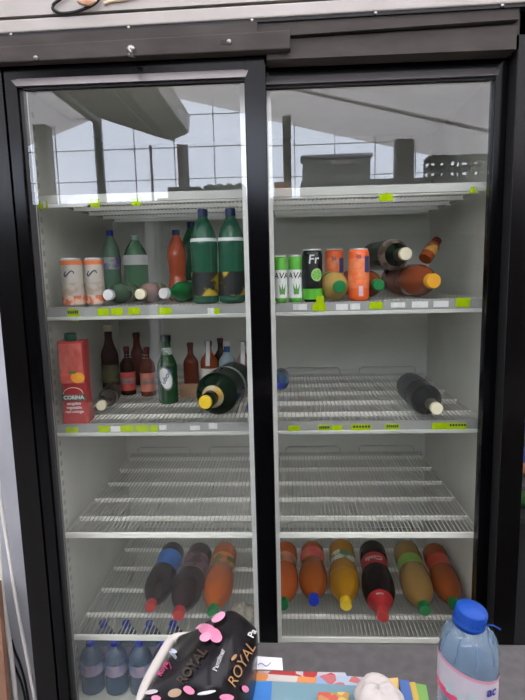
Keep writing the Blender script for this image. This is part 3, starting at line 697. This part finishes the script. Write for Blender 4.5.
sheet('leaflet', 'tan and orange printed leaflet beneath the pale blue sheet', 'leaflet', [(255, 673), (322, 678), (330, 745), (235, 745)], .0026, L2)
sheet('leaflet', 'pale blue leaflet with red specks toward the right of the stack', 'leaflet', [(318, 674), (392, 679), (410, 742), (300, 742)], .0036, L4)
sheet('leaflet', 'gold yellow leaflet sticking out at right of the paper stack', 'leaflet', [(378, 679), (398, 677.5), (404, 735), (385, 735)], .0046, L5)
sheet('magazine', 'plain light blue magazine cover on top of the paper stack', 'magazine', [(252, 680), (366, 686), (366, 750), (225, 750)], .0065, L3, .0018)
sheet('magazine', 'dark blue cornered booklet partly under the black pack', 'magazine', [(250, 683), (272, 681), (268, 745), (236, 745)], .0078, noisy('blue_cover', (.05, .20, .48), (.02, .06, .25), 9, .35))
sheet('booklet', 'navy spined booklet between the gold leaflet and the green one', 'booklet', [(399, 679), (409, 681), (421, 735), (408, 735)], .0085, mat('navy_cover', (.05, .10, .25), .4), .0022)
sheet('booklet', 'mustard yellow booklet edge beside the green card', 'booklet', [(408.5, 682), (415, 682), (428, 735), (419, 735)], .0055, mat('mustard', (.38, .26, .05), .4), .0025)
sheet('card', 'green card lying at the right end of the paper stack', 'card', [(414, 683), (426, 685), (436, 735), (424, 735)], .0024, mat('green_card', (.12, .25, .06), .4), .0018)
sheet('biscuit_packet', 'colourful red yellow and green packet lying on the light blue magazine', 'packet', [(318, 692), (350, 692), (344, 740), (312, 740)], .014, multi('biscuit_print', [(.38, .07, .05), (.45, .33, .08), (.12, .22, .08), (.45, .40, .34), (.34, .18, .07)], 110), .007)
p = atZ(379, 704, ZC+.02)
tag(blob('napkin', (p.x, p.y, ZC+.0262), .031, .034, .0165, noisy('napkin_paper', (.42, .385, .35), (.36, .33, .31), 60, .9), 11, .22), 'crumpled white paper napkin on top of the leaflets', 'napkin')

# water bottle in the foreground
BP = see_through('clear_pet', (.86, .92, .96), 1.45, (.22, .33, .44), .30, .02)
p = atZ(470, 604, 1.072)
wb = empty('water_bottle', (p.x, p.y, ZC+.0005), 'clear plastic water bottle with bright blue cap standing on the counter', 'bottle')
wb.rotation_euler = (0, 0, 0)
WBP = [(0, 0), (.7, 0), (.97, .02), (1, .06), (.96, .2), (1, .3), (1, .50), (1, .64), (1.0, .72), (.95, .79), (.80, .86), (.54, .91), (.47, .918), (.47, .925)]
LW, RW = .203, .0300
pr = prof_eval(WBP, LW, RW)
b = MB(); b.lathe(pr, 40); b.build('bottle_body', BP, wb)
b = MB()
for i in range(0, 9):
    a = 2*PI*i/9; b.tube([((radius_at(pr, LW*t)+.0006)*Vector((math.cos(a+t*.6), math.sin(a+t*.6), 0)) + Vector((0, 0, LW*t))) for t in (.76, .79, .82, .85, .88)], .0009, 6)
b.build('shoulder_rib', BP, wb)
b = MB(); n = 44; k = []
Mc = Matrix.Translation((-.0005, -.001, .1885)) @ Matrix.Rotation(math.radians(9), 4, 'Y') @ Matrix.Rotation(math.radians(4), 4, 'X')
b.lathe([(.0164, -.004), (.0166, .0005), (.0160, .001), (.0160, .0125), (.0148, .0145), (.0003, .0148)], 40, Mc)
for i in range(40):
    a = 2*PI*i/40; q0 = Mc @ Vector((.0160*math.cos(a), .0160*math.sin(a), .002)); q1 = Mc @ Vector((.0160*math.cos(a), .0160*math.sin(a), .0115)); b.tube([q0, q1], .0003, 4)
q0 = Mc @ Vector((.0155, -.004, .001)); b.tube([q0, q0+Vector((.008, 0, -.001)), q0+Vector((.0145, -.002, -.004))], .0009, 5)
b.build('cap', mat('bright_blue_cap', (.006, .045, .24), .4, spec=.2), wb)
def wlab(nm, z0, z1, m, tilt=.009, off=.0006):
    b = MB(); n = 40; rows = []
    for k in range(7):
        row = []
        for i in range(n+1):
            a = 2*PI*i/n; z = (z0+(z1-z0)*k/6)*LW-tilt*math.cos(a); r = radius_at(pr, z)+off
            row.append((r*math.cos(a), r*math.sin(a), z))
        rows.append(row)
    b.grid(rows); return b.build(nm, m, wb)
wlab('label_band', .52, .71, noisy('water_label', (.40, .38, .43), (.44, .39, .41), 30, .4))
wlab('label_stripe', .52, .56, mat('label_crimson', (.55, .06, .14), .4), off=.001)
wlab('label_stripe', .695, .71, mat('label_pink', (.50, .22, .28), .4), off=.001)
text_mesh('ac', .014, mat('navy_print', (.03, .03, .2), .5), 'lettering', wb, round_wrap(RW+.0012, .635*LW, .50, -.15), .0005)
b = MB()
for a, z in ((-.9, .62), (-.5, .59), (-.15, .61)):
    b.grid([[round_wrap(RW+.0012, z*LW, a)(x, y) for x in (-.004, 0, .004)] for y in (-.006, .006)])
b.build('label_print', mat('grey_green_print', (.35, .42, .42), .5), wb)

# ================================================================== THE ROOM
WALLM = noisy('pale_wall', (.42, .43, .46), (.52, .53, .55), 3, .6, detail=8)
b = MB(); b.box(-3.2, 4.6, 1.0, 1.1, 0, 3.6); b.box(-3.2, -.075, .13, 1.0, 0, 3.6); struct('wall_back', b, WALLM)
b = MB(); b.box(-3.3, 4.7, -4.6, 1.1, -.1, 0); struct('floor', b, noisy('floor_tile', (.34, .33, .31), (.42, .41, .39), 5, .5))
SIDE = mat('side_wall', (.36, .34, .32), .7)
b = MB(); b.box(-3.3, -3.2, -4.6, 1.1, 0, 3.6); struct('wall_left', b, SIDE)
b = MB(); b.box(4.6, 4.7, -4.6, 1.1, 0, 3.6); struct('wall_right', b, SIDE)
TENT = fabric('tent_roof', (.62, .57, .54), (.94, .85, .78), .47)
XR = mir(150, 85, 4.5).x
zr_at = lambda px, py: mir(px, py, 4.5)
e1, e2, e3 = zr_at(190, 95), zr_at(490, 160), zr_at(20, 140)
sR = (e2.z-e1.z)/(e2.x-e1.x); ridge = Vector((XR, 0, e1.z+sR*(XR-e1.x))); sL = (ridge.z-e3.z)/(ridge.x-e3.x)
zR = lambda x: ridge.z+(sR*(x-XR) if x > XR else sL*(x-XR))
b = MB()
for xa, xb in ((-3.3, XR), (XR, 4.7)):
    b.grid([[(xa+(xb-xa)*k/6, y, zR(xa+(xb-xa)*k/6)) for k in range(7)] for y in (-4.7, -1.8, 1.1)], False)
struct('ceiling', b, TENT)
YW = -4.42
zlow = zr_at(250, 189).z
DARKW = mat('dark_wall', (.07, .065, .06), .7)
dx0, dx1 = sorted((zr_at(148, 300).x, zr_at(164, 300).x))
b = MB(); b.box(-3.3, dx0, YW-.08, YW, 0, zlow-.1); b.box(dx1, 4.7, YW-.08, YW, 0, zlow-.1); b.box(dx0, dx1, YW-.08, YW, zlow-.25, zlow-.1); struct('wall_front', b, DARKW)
b = MB(); b.grid([[(x, YW-.04, z) for x in (dx0, (dx0+dx1)/2, dx1)] for z in (0, zlow-.25)], False); struct('door_1', b, fabric('door_curtain', (.5, .5, .48), (.5, .5, .5), .32))
MUL = mat('mullion', (.30, .31, .36), .5)
b = MB()
for i in range(28):
    x = -3.0+i*.42; b.box(x-.004, x+.004, YW-.03, YW-.015, zlow-.1, zR(x))
for i in range(4):
    z = zlow+.12+i*.32; b.box(-3.2, 4.6, YW-.03, YW-.015, z-.0035, z+.0035)
struct('window_1', b, MUL)
POST = mat('post_grey', (.16, .15, .145), .6); WOOD = mat('post_wood', (.36, .13, .05), .6)
k = 0
for x0, x1, m in ((43, 56, POST), (283, 291, mat('post_dark', (.05, .045, .045), .5)), (394, 411, POST)):
    a, c = zr_at(x0, 150).x, zr_at(x1, 150).x; k += 1
    b = MB(); b.box(a, c, YW+.02, YW+.02+(c-a), 0, zR((a+c)/2)-.01); struct('trim_%d' % k, b, m)
pa = mir(97, 121, 4.3); b = MB(); b.box(pa.x-.03, pa.x+.03, YW+.1, YW+.16, 0, pa.z); b.box(pa.x-.03, pa.x+.03, YW+.1, .4, pa.z-.03, pa.z+.03); struct('trim_4', b, mat('post_steel', (.06, .06, .07), .4))
# air conditioner seen mirrored in the left door
D0, Ln = 3.3, 1.75
PF = [mir(x, y, D0) for x, y in ((173, 142), (190, 134), (191, 117), (160, 117), (160, 139))]
ac = empty('air_conditioner', tuple(PF[0]), 'white air conditioner under the roof, mirrored at top of left glass door', 'air conditioner')
b = MB(); q = [p-PF[0] for p in PF]
b.grid([[Vector((v.x, y, v.z)) for v in q+[q[0]]] for y in (0, .01, Ln-.01, Ln)], False)
for y in (0, Ln): b._f([b.bm.verts.new((v.x, y, v.z)) for v in q])
bmesh.ops.remove_doubles(b.bm, verts=list(b.bm.verts), dist=1e-5); b.build('housing', mat('ac_white', (.88, .86, .83), .4), ac)
b = MB(); e = (q[4]-q[0]); t = Vector((e.z, 0, -e.x)).normalized()*-.004
for f0, f1 in ((.12, .3), (.36, .5), (.6, .86)):
    b.grid([[Vector((q[0].x+e.x*f, y, q[0].z+e.z*f-.003)) for y in (.04, Ln-.04)] for f in (f0, f1)], False)
b.build('air_outlet', mat('ac_dark', (.06, .06, .06), .5), ac)
e2 = q[1]-q[0]
b = MB(); b.grid([[Vector((q[0].x+e2.x*f+.002, y, q[0].z+e2.z*f-.004)) for y in (.01, Ln-.01)] for f in (.78, .84)], False); b.build('panel_seam', mat('ac_seam', (.2, .19, .19), .5), ac)
xm = (q[2].x+q[3].x)/2
b = MB(); b.box(xm-.02, xm+.02, .3, .33, q[2].z, zR(PF[0].x+xm)-PF[0].z-.02); b.box(xm-.02, xm+.02, 1.3, 1.33, q[2].z, zR(PF[0].x+xm)-PF[0].z-.02); b.build('hanger', POST, ac)
# low awning boards between the beam and the air conditioner
A1, A2 = mir(100, 119, 4.1), mir(158, 138, 3.5)
b = MB(); b.hexa([(A1.x, A1.y, A1.z), (A2.x, A2.y, A2.z), (A2.x, .3, A2.z), (A1.x, .3, A1.z), (A1.x, A1.y, A1.z+.03), (A2.x, A2.y, A2.z+.03), (A2.x, .3, A2.z+.03), (A1.x, .3, A1.z+.03)])
struct('trim_5', b, noisy('awning_board', (.26, .24, .22), (.34, .31, .29), 3, .7, stretch=(6, 1, 1)))
for k_, (x0, x1, dd, m_) in enumerate(((181, 184, 4.2, POST), (151, 153, 4.2, POST), (184.5, 189, 4.3, mat('curtain_pale', (.42, .45, .55), .7)), (178.5, 181, 4.3, mat('curtain_red', (.40, .10, .10), .7)))):
    u0, u1 = mir(x0, 150, dd), mir(x1, 150, dd); b = MB(); b.box(u0.x, u1.x, u0.y, u0.y+.03, 0, mir(185, 146, dd).z); struct('trim_%d' % (6+k_), b, m_)
for k_, yy in enumerate((-1.2, -2.3, -3.4)):
    b = MB()
    for xa, xb in ((XR, 4.5), (-3.1, XR)): b.tube([(xa, yy, zR(xa)-.03), (xb, yy, zR(xb)-.03)], .016, 6)
    struct('trim_%d' % (10+k_), b, mat('roof_pole', (.45, .43, .42), .5))
# shelving across the room, its top edge is the dark skyline in the mirror image
def shelving(px0, px1, ytop, D, label):
    a, c = mir(px0, ytop, D), mir(px1, ytop, D); x0, x1 = a.x, c.x; z = (a.z+c.z)/2; y = a.y
    r = empty('shelving_unit', ((x0+x1)/2, y, 0), label, 'shelving'); w = (x1-x0)/2
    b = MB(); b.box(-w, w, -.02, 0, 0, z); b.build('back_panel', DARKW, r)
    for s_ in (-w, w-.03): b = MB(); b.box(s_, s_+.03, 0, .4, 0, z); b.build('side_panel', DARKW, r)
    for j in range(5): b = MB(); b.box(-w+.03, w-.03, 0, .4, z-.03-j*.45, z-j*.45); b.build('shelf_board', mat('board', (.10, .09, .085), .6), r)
    return x0, x1, y, z
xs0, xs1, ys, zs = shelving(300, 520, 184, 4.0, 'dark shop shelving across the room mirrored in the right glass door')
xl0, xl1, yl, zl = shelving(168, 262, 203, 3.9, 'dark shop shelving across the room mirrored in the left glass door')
# grey box standing on it
a, c = mir(303, 182, 3.85), mir(370, 158, 3.85)
g = empty('chest_cooler', ((a.x+c.x)/2, a.y, zs), 'grey box cooler with pale rim mirrored at left of right glass door', 'cooler'); w = (c.x-a.x)/2; h = c.z-zs
b = MB(); b.rbox(-w, w, -.1, .1, .0005, h, .03, 3); b.build('cooler_body', mat('cooler_grey', (.34, .37, .35), .5), g)
b = MB(); b.rbox(-w-.02, w+.02, -.12, .12, h+.0005, h+.035, .015, 3); b.build('lid', mat('lid_pale', (.62, .66, .80), .5), g)
b = MB(); b.rbox(-.05, .12, .101, .12, h-.06, h-.02, .004); b.build('latch', WHITE, g)
u0, u1 = mir(274.5, 197, 3.6), mir(291, 182, 3.6)
pd = empty('display_stand', ((u0.x+u1.x)/2, u0.y, 0), 'narrow dark stand under the brown wooden box, mirrored beside the centre bar', 'stand'); w = (u1.x-u0.x)/2
b = MB(); b.box(-w*.7, w*.7, -.06, .06, .02, u0.z-.02); b.build('column', DARKW, pd)
b = MB(); b.box(-w*1.1, w*1.1, -.08, .08, u0.z-.02, u0.z); b.build('stand_top', DARKW, pd)
b = MB(); b.box(-w*1.2, w*1.2, -.1, .1, 0, .02); b.build('stand_foot', DARKW, pd)
wbx = empty('wooden_box', ((u0.x+u1.x)/2, u0.y, u0.z+.0005), 'orange brown wooden box mirrored at the left edge of the right glass door', 'box'); hb = u1.z-u0.z
b = MB()
for t in (0, .35, .7): b.box(-w, w, -.07, -.06, hb*t, hb*(t+.3)); b.box(-w, w, .06, .07, hb*t, hb*(t+.3))
for sx_ in (-w, w-.012): b.box(sx_, sx_+.012, -.06, .06, 0, hb)
b.box(-w+.012, w-.012, -.06, .06, 0, .008); b.build('slats', mat('box_wood', (.55, .17, .05), .6), wbx)
# bottle crates
for px0, px1, D, lb in ((427, 455, 3.85, 'dark slatted bottle crate mirrored right of the grey post'), (458, 492, 3.85, 'dark slatted bottle crate mirrored at right edge of the right glass door')):
    a, c = mir(px0, 178, D), mir(px1, 178, D); w = (c.x-a.x)/2
    r = empty('bottle_crate', ((a.x+c.x)/2, a.y, zs), lb, 'crate', 'bottle crates on the far shelving')
    b = MB(); H = .22
    for zz in (.0005, .09, .18): b.box(-w, w, -.1, -.09, zz, zz+.035); b.box(-w, w, .09, .1, zz, zz+.035); b.box(-w, -w+.01, -.09, .09, zz, zz+.035); b.box(w-.01, w, -.09, .09, zz, zz+.035)
    for xx in (-w, 0, w-.02):
        b.box(xx, xx+.02, -.1, -.09, 0.0005, .185); b.box(xx, xx+.02, .09, .1, .0005, .185)
    b.box(-w, w, -.1, .1, .0005, .006); b.build('crate_body', RUBBER, r)
    for j in range(5):
        q = bottle('crate_bottle', f'dark bottle top number {j+1} in the crate mirrored at the right', BEER, .22, .020, 'brown', DRED, group='bottles in the mirrored crates')
        q['label'] = 'dark bottle standing in a crate mirrored in the right glass door'
        q.location = (r.location.x-w+.04+j*(2*w-.08)/4, r.location.y+(.03 if j % 2 else -.03), zs+.007)
# produce crates mirrored in the left door
for px0, px1, lb, gl, colr in ((172, 203, 'dark crate of green fruit mirrored low in left glass door', 'green fruit heaped in a mirrored crate', (.25, .38, .06)), (206, 246, 'dark crate of dark fruit mirrored beside the centre bar', 'dark fruit heaped in a mirrored crate', (.05, .06, .07))):
    a, c = mir(px0, 200, 3.75), mir(px1, 200, 3.75); w = (c.x-a.x)/2
    r = empty('fruit_crate', ((a.x+c.x)/2, a.y, zl), lb, 'crate')
    b = MB()
    for zz in (.0005, .06): b.box(-w, w, -.12, -.11, zz, zz+.05); b.box(-w, w, .11, .12, zz, zz+.05); b.box(-w, -w+.01, -.11, .11, zz, zz+.05); b.box(w-.01, w, -.11, .11, zz, zz+.05)
    b.box(-w+.01, w-.01, -.11, .11, .0005, .01); b.build('crate_body', RUBBER, r)
    mf = mat('fruit_'+lb[14:19].strip(), colr, .5)
    n = 4
    for j in range(n):
        for l in range(2):
            fr = MB(); R = (2*w-.03)/(2*n)*.96; fr.ball((0, 0, 0), R, (1, 1, .95)); q = fr.build('fruit', mf)
            tag(q, gl.replace(' heaped', ' lying'), 'fruit', gl); q.location = (r.location.x-w+.014+R+j*(2*w-.028-2*R)/(n-1), r.location.y+(-.05 if l else .05), zl+.012+R*.95 + (.06 if l else .05))

# ---- left of the fridge: cables and a leaning board
def cable(name, label, pts, r, m, Y=.25, cat='cable', lift=None):
    P_ = [tuple(atY(x, y, Y)) for x, y in pts]
    b = MB(); b.tube(spline(P_, 5), r, 8); return tag(b.build(name, m), label, cat)
CAB = mat('cable_white', (.88, .85, .78), .5)
cable('cable', 'white cable running down the wall closest to the black fridge frame', [(-12, 400), (0, 497), (8, 548), (16, 600), (25.5, 650), (35, 700), (41, 735)], .0055, CAB, .085)
cable('cable', 'thicker white cable at the far left hanging in front of the wall', [(-14, 450), (-5, 520), (0, 562), (3, 600), (10.5, 650), (16, 700), (21, 735)], .0068, CAB, .065)
cable('cable', 'thin black cable curving out between the two white cables', [(11.5, 640), (15, 652), (20, 664), (25, 682), (29, 705), (31, 735)], .0035, RUBBER, .105)
cable('cable', 'second thin black cable hanging lower between the white cables', [(10, 655), (17, 672), (22, 685), (26, 705), (28, 735)], .0035, RUBBER, .118)
lb_ = empty('leaning_board', (0, 0, 0), 'grey board with brown wooden edge at the bottom left corner', 'board')
p0, p1 = atY(3, 600, .02), atY(11, 700, .02)
foot = p0+(p1-p0)*(p0.z/(p0.z-p1.z)); zt_ = p0.z+.06; tp = p0+(p1-p0)*((p0.z-zt_)/(p0.z-p1.z))
b = MB(); b.hexa([(foot.x-.4, .005, .001), (foot.x-.026, .005, .001), (foot.x-.026, .015, .001), (foot.x-.4, .015, .001), (tp.x-.4, .005, zt_-.01), (tp.x-.026, .005, zt_-.01), (tp.x-.026, .015, zt_-.01), (tp.x-.4, .015, zt_-.01)]); b.build('board_panel', mat('board_grey', (.26, .27, .26), .6), lb_)
b = MB(); b.hexa([(foot.x-.026, 0, .001), (foot.x, 0, .001), (foot.x, .02, .001), (foot.x-.026, .02, .001), (tp.x-.026, 0, zt_), (tp.x, 0, zt_), (tp.x, .02, zt_), (tp.x-.026, .02, zt_)]); b.build('wooden_edge', noisy('brown_wood', (.30, .16, .10), (.22, .11, .07), 12, .6), lb_)

# ---- right of the fridge: goods on a rack, a sliver of each in view
XR0 = 1.30
rack = empty('goods_rack', (1.52, .26, 0), 'dark rack of goods just right of the fridge', 'rack')
b = MB(); b.box(-.21, .2, .18, .20, 0, 1.25); b.build('back_panel', mat('rack_dark', (.02, .02, .022), .6), rack)
zy = lambda y: atY(520, y, .19).z
ZQ = [zy(508), zy(476), zy(432)]
for zz in ZQ: b = MB(); b.box(-.21, .2, -.14, .18, zz-.015, zz); b.build('rack_shelf', mat('rack_shelf', (.05, .05, .05), .5), rack)
for lb, x0, z0, w, h, m in (('navy and white snack packet on the upper rack shelf right of the fridge', 1.325, ZQ[2], .12, .105, multi('packet_navy', [(.03, .04, .25), (.5, .52, .6), (.10, .2, .45)], 30)),
                            ('orange and blue packet on the middle rack shelf right of the fridge', 1.322, ZQ[1], .13, .11, multi('packet_orange', [(.5, .22, .12), (.05, .07, .25), (.55, .5, .48)], 22)),
                            ('green packet with yellow stripes beside the fridge on the lower rack shelf', 1.322, ZQ[0], .14, .075, multi('packet_green', [(.06, .20, .05), (.12, .26, .06), (.4, .36, .1)], 25))):
    r = empty('snack_packet', (x0+w/2, .19, z0+.0005), lb, 'packet')
    b = MB(); P_ = []
    for s_ in (-1, 1):
        P_ = [[Vector((-w/2+w*i/8, s_*.028*math.sin(PI*i/8)**.5*math.sin(PI*min(max(j/8, 0), 1))**.6, h*j/8)) for i in range(9)] for j in range(9)]
        b.grid(P_)
    bmesh.ops.remove_doubles(b.bm, verts=list(b.bm.verts), dist=1e-5)
    b.build('packet_body', m, r)
HB = atY(516, 520, -.05).z
bn = empty('plastic_bin', (1.42, -.02, 0), 'dark teal bin standing right of the fridge behind the counter', 'bin')
b = MB(); b.lathe([(.0003, 0), (.095, 0), (.10, .01), (.115, HB-.005), (.118, HB), (.108, HB)], 28, None, True, False); b.build('bin_body', mat('teal_plastic', (.012, .045, .042), .4), bn)
HM = atY(516, 634, -.05).z
b = MB(); b.tube([(-.112, -.05, HM), (-.09, -.085, HM+.004), (-.05, -.112, HM+.004), (.0, -.122, HM)], .008, 8); b.build('handle', WHITE, bn)

# ---- cable and plug above the fridge on the canopy
CB_ = cable('cable', 'black cable looped against the pale panel above the fridge', [(75, -12), (62, -2), (54, 4), (53, 9), (60, 13), (72, 12.5), (84, 9), (94, 4), (100, -3), (103, -14)], .0036, RUBBER, -.0342)
cable('cable', 'beige cable running along the canopy at the very top of the picture', [(104, 3.6), (107, 2.5), (112, 1), (126, -1), (140, -6), (150, -14)], .0035, mat('cable_beige', (.55, .42, .28), .5), -.0305)
pl_ = (blob('plug', tuple(atY(86, 0, -.046)), .022, .008, .012, noisy('plug_orange', (.55, .25, .12), (.45, .36, .28), 60, .5), 4, .15)); pl_.parent = CB_; pl_['label'] = 'orange and beige plug'

# ================================================================== LIGHT
w = bpy.data.worlds.new('world'); S.world = w; w.use_nodes = True; nt = w.node_tree
bg = nt.nodes['Background']; tc = nt.nodes.new('ShaderNodeTexCoord'); sx = nt.nodes.new('ShaderNodeSeparateXYZ'); cr = nt.nodes.new('ShaderNodeValToRGB')
cr.color_ramp.elements[0].position = .47; cr.color_ramp.elements[0].color = (.20, .19, .17, 1)
cr.color_ramp.elements[1].position = .53; cr.color_ramp.elements[1].color = (.78, .84, 1.0, 1)
mp = nt.nodes.new('ShaderNodeMapRange'); mp.inputs[1].default_value = -1; mp.inputs[2].default_value = 1
nt.links.new(tc.outputs['Generated'], sx.inputs[0]); nt.links.new(sx.outputs['Z'], mp.inputs[0]); nt.links.new(mp.outputs[0], cr.inputs[0]); nt.links.new(cr.outputs[0], bg.inputs['Color'])
bg.inputs['Strength'].default_value = 7.0

for o in C.objects:
    for k in ('_R', '_L'):
        if k in o: del o[k]
S.view_settings.view_transform = 'Standard'; S.view_settings.look = 'None'; S.view_settings.gamma = 1
S.view_settings.exposure = .68
S.cycles.use_denoising = True
S.cycles.max_bounces = 10; S.cycles.transparent_max_bounces = 16; S.cycles.diffuse_bounces = 5
